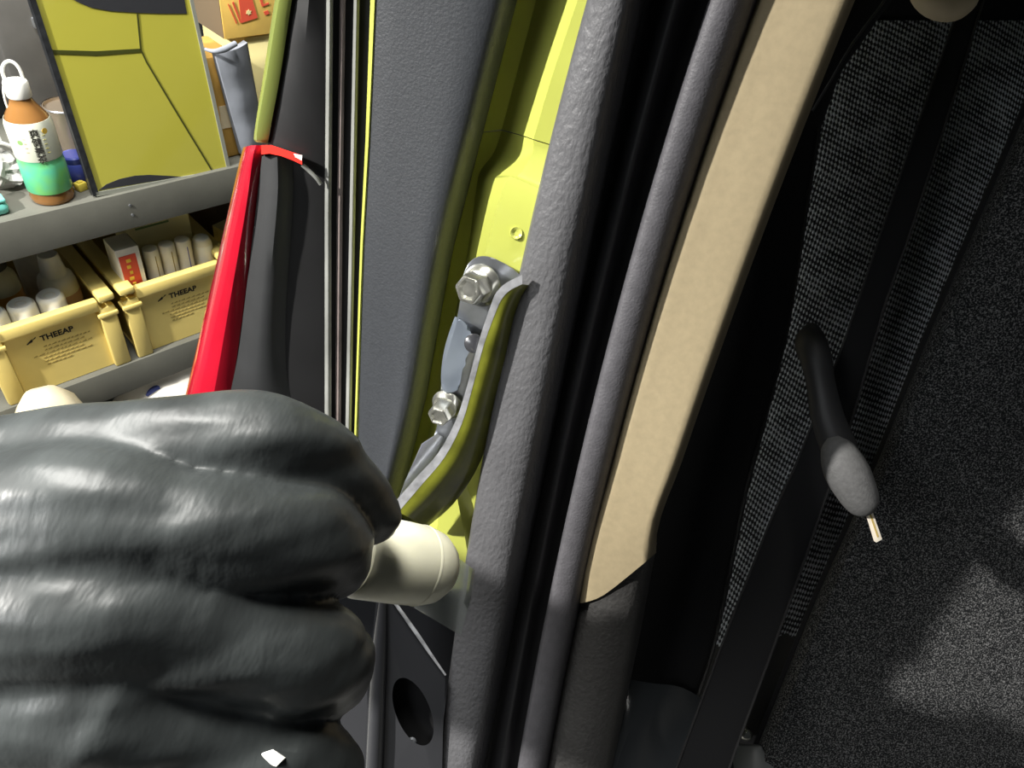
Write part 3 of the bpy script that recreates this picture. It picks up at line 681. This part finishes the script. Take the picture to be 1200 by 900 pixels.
# hinge
H = lambda o: at_root(o, hg)
def HD(y): return PD(y)+.008
H(slab('hinge_plate', STEEL, None, [(x, y, HD(y)) for x, y in [(541, 340), (543, 322), (551, 306), (565, 300), (582, 304), (609, 322), (604, 345), (585, 372), (572, 410), (562, 450), (552, 480), (540, 512), (520, 545), (492, 572), (482, 575), (497, 540), (507, 515), (513, 495), (516, 470), (518, 440), (524, 405), (535, 375)]], .004, 3, .0007))
H(slab('hinge_spacer', SPACER, None, [(x, y, HD(y)-.005) for x, y in [(533, 371), (541, 375), (550, 385), (553, 397), (550, 412), (543, 427), (540, 445), (536, 458), (522, 460), (517, 448), (518, 425), (523, 400)]], .006, 3, .0012))
H(slab('hinge_tongue', STEEL, None, [(x, y, HD(y)-.002) for x, y in [(494, 520), (512, 508), (520, 512), (512, 532), (488, 562), (466, 588), (474, 565)]], .003, 1, .0004))
def hexbolt(face, base, r, hd):
    """flange bolt: face = outer centre of the head, base = where it meets the plate"""
    f = G(*face); b = G(*base); ax = (f-b); L = ax.length
    fm = frame_from(ax)
    root = H(lathe('bolt_flange', BOLT, None, [(0, 0), (r*1.32, 0), (r*1.36, L*.1), (r*1.25, L*.2), (r*1.02, L*.3)], b, ax, 28))
    bm = bmesh.new(); rings = []
    for rr_, h_ in ((r, L*.15), (r, L*.86), (r*.88, L), (r*.62, L), (r*.55, L*.93)):
        rings.append([bm.verts.new(b+fm @ Vector((rr_*math.cos(k*math.pi/3+.3), rr_*math.sin(k*math.pi/3+.3), h_))) for k in range(6)])
    for p, q_ in zip(rings, rings[1:]):
        for k in range(6): bm.faces.new((p[k], p[(k+1) % 6], q_[(k+1) % 6], q_[k]))
    bm.faces.new(rings[-1]); bm.faces.new(rings[0][::-1])
    bmesh.ops.bevel(bm, geom=[e for e in bm.edges], offset=r*.05, segments=2, affect='EDGES')
    H(bm_obj('bolt_head', bm, BOLT, None))
hexbolt((548, 340, HD(340)-.0135), (565, 334, HD(335)-.001), .0070, .01)
hexbolt((513, 489, HD(488)-.0125), (525, 473, HD(475)-.001), .0056, .01)
H(lathe('hinge_pin', GLOSSB, None, [(.004, -.004), (.0044, 0), (.0044, .004), (.003, .005), (0, .005)], G(556, 402, HD(396)-.003), (G(552, 398, .28)-G(556, 396, .30)), 16))
# curved hinge arm: bright cut edge + painted face sweeping away
edge = [(612, 322), (594, 331), (582, 342), (575, 358), (561, 400), (548, 450), (534, 493), (514, 530), (490, 557), (462, 589)]
inn = [(612, 333), (598, 340), (589, 349), (582, 363), (567, 404), (554, 453), (541, 497), (521, 536), (496, 566), (467, 600)]
far = [(625, 335), (618, 350), (612, 365), (606, 385), (598, 430), (586, 470), (573, 515), (556, 555), (530, 592), (500, 618)]
ED = lambda y: PD(y)-.006
H(loft('hinge_arm_edge', EDGE, None, [[(e[0], e[1], ED(e[1])), (i_[0], i_[1], ED(i_[1])+.0005)] for e, i_ in zip(edge, inn)], .0035, 3, 1))
H(loft('hinge_arm', LIME_SHADED, None, [[(i_[0], i_[1], ED(i_[1])+.0006), (i_[0]*.6+f_[0]*.4, i_[1]*.6+f_[1]*.4, ED(i_[1])+.0035), (f_[0], f_[1], ED(f_[1])+.0145)] for i_, f_ in zip(inn, far)], .003, 3, 3))
# black latch bracket with an oval hole
def BD(y): return PD(y)-.002
bm = bmesh.new(); N = 32
out = [(442, 694), (449, 692), (457, 697), (472, 718), (488, 742), (505, 767), (522, 791), (521, 820), (519, 860), (517, 960), (480, 960), (440, 960), (424, 960), (427, 880), (431, 800), (437, 740)]
def ring_out(a):
    c = Vector((478, 832)); d = Vector((math.cos(a), math.sin(a))); best = None
    for p, q_ in zip(out, out[1:]+out[:1]):
        p = Vector(p); q_ = Vector(q_); e_ = q_-p; den = d.x*e_.y-d.y*e_.x
        if abs(den) < 1e-9: continue
        w_ = p-c; t_ = (w_.x*e_.y-w_.y*e_.x)/den; u_ = (w_.x*d.y-w_.y*d.x)/den
        if t_ > 0 and -1e-6 <= u_ <= 1+1e-6 and (best is None or t_ > best): best = t_
    return c+d*best
rot = -.38; rf, ri, rw, rb = [], [], [], []
angs = sorted([2*math.pi*k/48 for k in range(48)]+[math.atan2(y-832, x-478) % (2*math.pi) for x, y in out])
for a in angs:
    o_ = ring_out(a); ex, ey = 20*math.cos(a-rot), 42*math.sin(a-rot)
    h_ = Vector((484+ex*math.cos(rot)-ey*math.sin(rot), 834+ex*math.sin(rot)+ey*math.cos(rot)))
    bul = .003*max(0, 1-abs(o_.x-455)/60)
    rf.append(bm.verts.new(G(o_.x, o_.y, BD(o_.y)))); ri.append(bm.verts.new(G(h_.x, h_.y, BD(h_.y)-.001)))
    rw.append(bm.verts.new(G(h_.x, h_.y, BD(h_.y)+.012))); rb.append(bm.verts.new(G(o_.x, o_.y, BD(o_.y)+.014)))
n_ = len(angs)
for k in range(n_):
    k2 = (k+1) % n_
    for a, b in ((rf, ri), (ri, rw), (rb, rf)): bm.faces.new((a[k], a[k2], b[k2], b[k]))
    bm.faces.new((rw[k], rw[k2], rb[k2], rb[k]))
bmesh.ops.remove_doubles(bm, verts=bm.verts, dist=1e-6)
B(bm_obj('latch_bracket', bm, GLOSSB, None, True, 30))
B(slab('hole_shade', DARKIN, None, [(455, 780, BD(780)+.013), (515, 800, BD(800)+.013), (512, 890, BD(890)+.013), (455, 890, BD(890)+.013)], .002))  # dark sheet standing in for the shade inside the hole
B(tube('bracket_edge', EDGE, None, [G(456, 697, BD(697)-.0005), G(488, 742, BD(742)-.0005), G(505, 767, BD(767)-.0005), G(522, 791, BD(791)-.0005)], [.0008, .0010, .0008, .0005], 3, 8))
B(tube('bracket_rib', GLOSSB, None, [G(449, 700, BD(700)-.001), G(444, 780, BD(780)-.002), G(436, 960, BD(960)-.002)], [.002, .004, .005], 4, 10))
B(lathe('latch_screw', STEEL, None, [(.002, 0), (.0026, .001), (.0018, .0022), (0, .0024)], G(483, 868, BD(868)+.010), (-FW), 10))

# pillar trim
fA = quad_fit([688, 613, 555, 513]); fB = quad_fit([752, 688, 625, 566]); fC = quad_fit([792, 713, 643, 588]); fE = quad_fit([830, 742, 662, 607]); fF = quad_fit([890, 790, 704, 643])
mix = lambda a, b, t: (lambda y: a(y)*(1-t)+b(y)*t)
B(column('pillar_trim', TRIM, None, [(fA, .020), (lambda y: fA(y)+.5, .006), (mix(fA, fB, .1), .002), (mix(fA, fB, .35), -.0015), (mix(fA, fB, .6), -.003), (mix(fA, fB, .8), -.001), (mix(fA, fB, .95), .008), (mix(fA, fB, 1.05), .020)], -420, 1040, thick=.006, nj=3, ang=60))
B(column('door_seal', RUBBER, None, [(mix(fA, fB, .9), .022), (mix(fB, fC, .3), .022), (mix(fB, fC, .7), .015), (fC, .011), (mix(fC, fE, .25), .014), (mix(fC, fE, .6), .022), (mix(fC, fE, 1.2), .024)], -420, 1040, thick=.004, nj=3, ang=60))
B(column('trim_strip', STRIPM, None, [(fE, .022), (lambda y: fE(y)+1, .008), (mix(fE, fF, .15), .004), (mix(fE, fF, .5), .003), (mix(fE, fF, .8), .006), (mix(fE, fF, .93), .012), (mix(fE, fF, 1.0), .022)], -420, 1040, thick=.005, nj=3, ang=60))
fR = quad_fit([1001, 954, 850, 780], [0, 124, 391, 600])
# beige lining, ends in a slanted curve; black trim continues below it
# lining rows: straight down to y=560, then the bottom curve
gr = []
for y in range(-410, 541, 50):
    gr.append([(mix(fE, fF, .9)(y), y, PD(y)+.018), (fF(y)*.97+fR(y)*.03, y, PD(y)+.010), (fF(y)*.7+fR(y)*.3, y, PD(y)+.006), (fF(y)*.3+fR(y)*.7, y, PD(y)+.001), (fR(y)-6, y, PD(y)+.001), (fR(y), y, PD(y)+.022)])
for u in (.2, .4, .6, .8, 1.0):
    row = []
    for (x0, y0), dd in zip(((674, 706), (685, 706), (708, 697), (745, 668), (763, 653), (769, 648)), (.018, .010, .006, .001, .001, .022)):
        k_ = {674: lambda y: mix(fE, fF, .9)(y), 685: lambda y: fF(y)*.97+fR(y)*.03, 708: lambda y: fF(y)*.7+fR(y)*.3, 745: lambda y: fF(y)*.3+fR(y)*.7, 763: lambda y: fR(y)-6, 769: fR}[x0]
        y = 540+(y0-540)*u; xx = k_(y)*(1-u*u)+x0*u*u
        row.append((xx, y, PD(y)+dd))
    gr.append(row)
B(loft('pillar_lining', BEIGE, None, gr, .004, 1, 3, 50))
fLR = lin([766, 735, 716, 700], [655, 807, 900, 1010])
gr = [[(672, 690, PD(690)+.024), (687, 690, PD(690)+.0155), (708, 680, PD(680)+.0095), (744, 652, PD(652)+.006), (762, 640, PD(640)+.007), (768, 636, PD(636)+.030), (770, 636, PD(636)+.06)]]
for y in range(730, 1011, 40):
    a, b = fF(y), fLR(y)
    gr.append([(mix(fE, fF, .9)(y), y, PD(y)+.022), (a+4, y, PD(y)+.0135), (a*.75+b*.25, y, PD(y)+.0085), (a*.4+b*.6, y, PD(y)+.006), (a*.1+b*.9, y, PD(y)+.012), (b, y, PD(y)+.036), (b+2, y, PD(y)+.06)])
B(loft('lower_trim', LOWTRIM, None, gr, .004, 2, 3, 60))
B(column('pillar_light_stop', DARKIN, None, [(lambda y: fA(y)-10 if y < 500 else fA(y)+14, .055), (mix(fA, fF, .6), .035), (lambda y: fR(y)-4 if y < 600 else fLR(y)-4, .034)], -420, 1040, thick=.08))  # hidden filler added to stop lamp light leaking behind the pillar
# cabin shell: unseen roof stretched to block the ceiling tube, dark far side
r0 = G(650, -420, .24)
bm = bmesh.new()
p = [G(300, -430, .24)+Vector((-.06, -.06, 0)), G(1700, -430, .28)+Vector((0, -.075, 0))]
up = [q_ + Vector((0, 1.05, .07)) for q_ in p]
vs = [bm.verts.new(v) for v in (p[0], p[1], up[1], up[0])]; vt = [bm.verts.new(v.co+Vector((0, 0, .04))) for v in vs]
bm.faces.new(vs); bm.faces.new(vt[::-1])
for i in range(4): bm.faces.new((vs[i], vt[i], vt[(i+1) % 4], vs[(i+1) % 4]))
B(bm_obj('roof_shade', bm, LIME_OUT, None))
B(loft('cabin_side', DARKIN, None, [[(640, -400, .9), (1000, -400, .95), (1600, -400, 1.0)], [(640, 400, 1.0), (1000, 400, 1.0), (1600, 400, 1.0)], [(600, 1100, 1.0), (1000, 1100, 1.0), (1600, 1100, 1.0)]], .02, 3, 2))
B(loft('sill_cover', SILLM, None, [[(705, 790, .47), (760, 800, .47), (800, 806, .49), (840, 830, .53)], [(705, 830, .465), (745, 840, .455), (790, 850, .485), (850, 860, .52)], [(690, 900, .46), (725, 890, .445), (780, 900, .475), (860, 900, .51)], [(660, 980, .45), (700, 980, .435), (770, 980, .465), (860, 980, .50)]], .01, 4, 4))

# ================================================================ REAR SEAT
st = part_root('seat', G(900, 700, .7))
Q = lambda o: at_root(o, st)
SD = lambda y: .575+.00005*y
Q(column('seat_back', FABRIC, None, [(lin([900, 900, 830, 790], [-100, 200, 600, 860]), .03), (lin([980, 930, 850, 800], [0, 380, 700, 860]), .0), (lin([1110, 1010, 930, 860], [0, 380, 700, 860]), -.012), (lin([1260, 1110, 1000, 940], [0, 400, 700, 860]), .0), (lin([1330, 1180, 1060, 1000], [0, 400, 700, 860]), .02)], 24, 780, thick=.05, nj=4, dist=SD, ang=60))
Q(loft('seat_top', BOLSTER, None, [[(930, -120, .60), (1100, -120, .58), (1330, -120, .60)], [(930, -30, .575), (1100, -30, .56), (1330, -20, .575)], [(930, 14, .58), (1100, 28, .568), (1330, 44, .585)], [(930, 22, .60), (1100, 34, .59), (1330, 52, .60)]], .04, 4, 4))
bR = lin([1120, 1045, 985, 962, 927, 905, 878, 852, 836, 815], [-100, 0, 85, 150, 380, 470, 570, 700, 770, 832])
Q(column('side_bolster', BOLSTER, None, [(lin([900, 760, 700, 690], [-100, 500, 760, 840]), .02), (lambda y: bR(y)-60, -.01), (lambda y: bR(y)-22, -.004), (lambda y: bR(y)-5, .012), (lambda y: bR(y), .05)], -100, 826, thick=.03, nj=4, dist=lambda y: .47+.00004*y, ang=60))
Q(tube('bolster_piping', VINYL, None, [G(bR(y)-3, y, .47+.00004*y+.009) for y in (150, 260, 380, 470, 570, 700, 770, 826)], .0008, 3, 6))
Q(loft('cushion_side', VINYL, None, [[(830, 740, .615), (900, 740, .60), (1000, 740, .61)], [(815, 800, .61), (890, 800, .60), (980, 800, .61)], [(800, 862, .615), (880, 862, .605), (950, 856, .61)]], .05, 4, 4))
Q(loft('seat_rail', mat('seat_rail_grey', (.16, .17, .17), .4), None, [[(855, 871, .60), (890, 873, .59), (905, 882, .60)], [(850, 885, .59), (893, 883, .58), (912, 888, .59)], [(840, 960, .57), (900, 960, .56), (960, 960, .57)]], .03, 3, 3))
Q(lathe('rail_bolt', BOLT, None, [(.005, -.004), (.0055, 0), (.005, .004), (.003, .006), (0, .0065)], G(873, 859, .585), -FW, 14))

# felt board at the right
fb = thing('felt_board', 'black speckled felt covered board filling the lower right', 'board', G(1100, 800, .56))
FD = lambda y: .409+.000187*y
fe = lin([1215, 1085, 1024, 960, 911, 885, 850], [100, 400, 552, 692, 814, 880, 990])
at_root(column('felt_cover', FELT, None, [(lambda y: fe(y), .045), (lambda y: fe(y)+2, .020), (lambda y: fe(y)+12, .007), (lambda y: fe(y)+40, .0), (lambda y: fe(y)+260, -.004), (lambda y: fe(y)+520, -.006)], 60, 990, thick=.02, nj=3, dist=FD, ang=60), fb)
at_root(tube('edge_binding', BOLSTER, None, [G(fe(y)+1, y, FD(y)+.035) for y in (60, 200, 400, 552, 692, 814, 880, 990)], .004, 3, 8), fb)

# seat belt
sb = thing('seat_belt', 'black webbing seat belt running diagonally across the woven seat', 'seat belt', G(900, 650, .5))
bl = lin([1190, 1125, 1063, 988, 934, 900, 850, 791, 760], [-120, 0, 178, 400, 538, 613, 741, 900, 990]); brr = lin([1200, 1154, 1125, 1068, 1041, 997, 947, 906, 856, 830], [-120, 0, 98, 275, 350, 503, 650, 765, 900, 990])
at_root(column('webbing', BELT, None, [(bl, .001), (lambda y: bl(y)*.8+brr(y)*.2, .0), (lambda y: bl(y)*.2+brr(y)*.8, .0), (brr, .001)], -120, 990, step=30, thick=.0014, dist=lambda y: .44+.00004*y), sb)
for ff, off in ((bl, 1.5), (brr, -2)):
    at_root(tube('selvedge', mat('webbing_edge', (.035, .034, .034), .6), None, [G(ff(y)+off, y, .44+.00004*y-.0003) for y in range(-120, 991, 37)], .0008, 1, 6), sb)
kc = lathe('anchor_cover', mat('beige_plastic_lit', (.62, .52, .35), .6), None, [(.020, -.004), (.0205, 0), (.019, .005), (.014, .009), (.006, .011), (0, .0115)], G(1108, -14, .42), (-FW+CY*.2), 28); at_root(kc, sb)  # beige lightened in colour to stand for lamp light on the cover
at_root(tube('thin_strap', mat('thin_strap_grey', (.06, .06, .065), .6), None, [G(1070, -50, .45), G(1037, 0, .45), G(1000, 50, .45), G(975, 92, .452), G(952, 130, .46)], .0009, 3, 6), sb)

# curved handle with bulb and metal tip
lv = thing('release_handle', 'black curved rubber handle with grey bulb end and small metal tip', 'handle', G(960, 430, .42))
V = lambda o: at_root(o, lv)
V(tube('handle_stem', mat('handle_rubber', (.018, .018, .019), .55), None, [G(951, 388, .455), G(950, 402, .425), G(956, 420, .415), G(962, 450, .412), G(970, 490, .41), (G(984, 527, .408)), G(992, 545, .408)], [.0055, .0090, .0088, .0080, .0092, .0098, .006], 5, 18))
V(tube('bulb_end', BULB, None, [G(976, 512, .400), G(980, 524, .399), G(990, 548, .398), G(1002, 572, .398), G(1012, 592, .399), G(1017, 600, .40)], [.0030, .0086, .0118, .0112, .0086, .003], 5, 20))
V(slab('metal_tip', TIP, None, [(1013, 598, .398), (1021, 595, .398), (1034, 632, .398), (1027, 636, .398), (1024, 634, .398)], .0025, 1, .0004))
V(slab('tip_groove', INKP, None, [(1018.5, 602, .3977), (1020.5, 601, .3977), (1030, 629, .3977), (1028, 630, .3977)], .0006))

# ================================================================ GLOVED HAND
pn = thing('person', "person's hand in a black glove, fingers curled, reaching into the door gap", 'person', G(0, 650, .17))
bm = bmesh.new()
def limb(pts, rr, n=6, seg=18):
    P = spl([G(*p) for p in pts], n); R = [v[0] for v in spl([(x, 0, 0) for x in rr], n)]
    # rounded ends
    a = P[0]-(P[1]-P[0]).normalized()*R[0]*.7; z = P[-1]+(P[-1]-P[-2]).normalized()*R[-1]*.7
    tube_pts(bm, [a]+P+[z], [R[0]*.55]+R+[R[-1]*.55], seg)
IDX = [(120, 555, .165), (225, 530, .168), (318, 518, .174), (385, 556, .190), (440, 606, .213)]
limb(IDX, [.0150, .0135, .0130, .0115, .0098])
limb([(120, 612, .152), (250, 622, .158), (356, 632, .172), (386, 650, .196), (345, 668, .222), (260, 668, .228)], [.0150, .0128, .0131, .0120, .011, .0095])
limb([(120, 715, .150), (250, 745, .158), (358, 768, .172), (382, 784, .196), (340, 790, .222), (250, 780, .228)], [.0150, .0132, .0136, .0124, .011, .0095])
limb([(120, 820, .152), (240, 866, .160), (352, 900, .172), (374, 912, .192), (320, 915, .214), (250, 900, .22)], [.0165, .0125, .0122, .011, .010, .0085])
limb([(10, 600, .185), (120, 610, .215), (240, 620, .240), (340, 640, .246), (415, 648, .240)], [.018, .0155, .0135, .012, .010])
# back of the hand and wrist
for (x, y, d), (fx, fy, fd), k in zip(((120, 555, .165), (120, 612, .152), (120, 715, .150), (120, 820, .152)), ((240, 530, .169), (250, 622, .158), (250, 745, .158), (240, 866, .160)), (.0158, .0165, .0165, .0155)):
    limb([(fx, fy, fd), (x, y, d), (x-100, y+(690-y)*.12, d-.001), (-160, y+(690-y)*.45, .150), (-300, 690+(y-690)*.3, .147)], [.0122, k, k*1.06, .020, .0215])
limb([(-60, 640, .17), (-60, 760, .17)], [.024, .024]); limb([(40, 640, .178), (60, 800, .178)], [.020, .020])
limb([(-200, 690, .150), (-330, 580, .175), (-480, 480, .20), (-700, 360, .23), (-1100, 180, .28)], [.027, .032, .037, .042, .046])  # unseen forearm, bent upward to throw shade on the lower trim
me = bpy.data.meshes.new('glove'); bmesh.ops.recalc_face_normals(bm, faces=bm.faces); bm.to_mesh(me); bm.free()
tmp = bpy.data.objects.new('tmp', me); COL.objects.link(tmp)
rm = tmp.modifiers.new('r', 'REMESH'); rm.mode = 'VOXEL'; rm.voxel_size = .0014
sm = tmp.modifiers.new('s', 'SMOOTH'); sm.iterations = 5; sm.factor = .5
dg = bpy.context.evaluated_depsgraph_get(); me2 = bpy.data.meshes.new_from_object(tmp.evaluated_get(dg)); bpy.data.objects.remove(tmp)
# rubber wrinkles: fold lines running along the fingers and over the knuckles
axis_x = (G(300, 600, .17)-G(100, 600, .16)).normalized(); axis_y = (G(200, 700, .16)-G(200, 560, .16)).normalized()
for v in me2.vertices: pass
nrm = [v.normal.copy() for v in me2.vertices]
for v, nn in zip(me2.vertices, nrm):
    p = v.co-G(200, 600, .16); a = p.dot(axis_x); b = p.dot(axis_y)
    w = noise.noise(Vector((a*22, b*85, 0)))*.0018 + noise.noise(Vector((a*60+b*25, b*190, 3)))*.0006
    v.co += nn*w
finish(me2, True, 180); me2.name = 'gloved_hand'
at_root(new_obj('gloved_hand', me2, GLOVE), pn); me2.materials.clear(); me2.materials.append(GLOVE)
at_root(slab('glove_fleck', WHITE, None, [(305, 883, .155), (320, 878, .155), (335, 888, .155), (324, 899, .155), (308, 895, .155)], .002, 1, .0004), pn)

# cream cap held in the fingers, with clear film
cc = thing('plastic_canister', 'cream translucent round ended plastic canister held in the gloved fingers', 'canister', G(470, 655, .245))
a = G(415, 650, .232); b = G(528, 668, .258); ax = b-a; Lc = ax.length
at_root(lathe('canister_body', CREAM, None, [(.0125, 0), (.0138, .002), (.0140, Lc*.45), (.0138, Lc*.66), (.0125, Lc*.80), (.0095, Lc*.91), (.005, Lc*.98), (0, Lc)], a, ax, 36), cc)
at_root(lathe('canister_ridge', CREAM, None, [(.0139, Lc*.62), (.01405, Lc*.635), (.0139, Lc*.65)], a, ax, 36, cap=False), cc)
fm_ = loft('clear_film', CLEAR, None, [[(520, 640, .272), (535, 652, .276), (556, 668, .285)], [(508, 690, .268), (530, 690, .272), (552, 700, .282)], [(490, 706, .268), (520, 712, .272), (545, 725, .282)], [(485, 712, .272), (520, 733, .275), (540, 745, .284)]], .0006, 3, 3)
tag(fm_, 'clear plastic film scrap beside the cream canister', 'film')
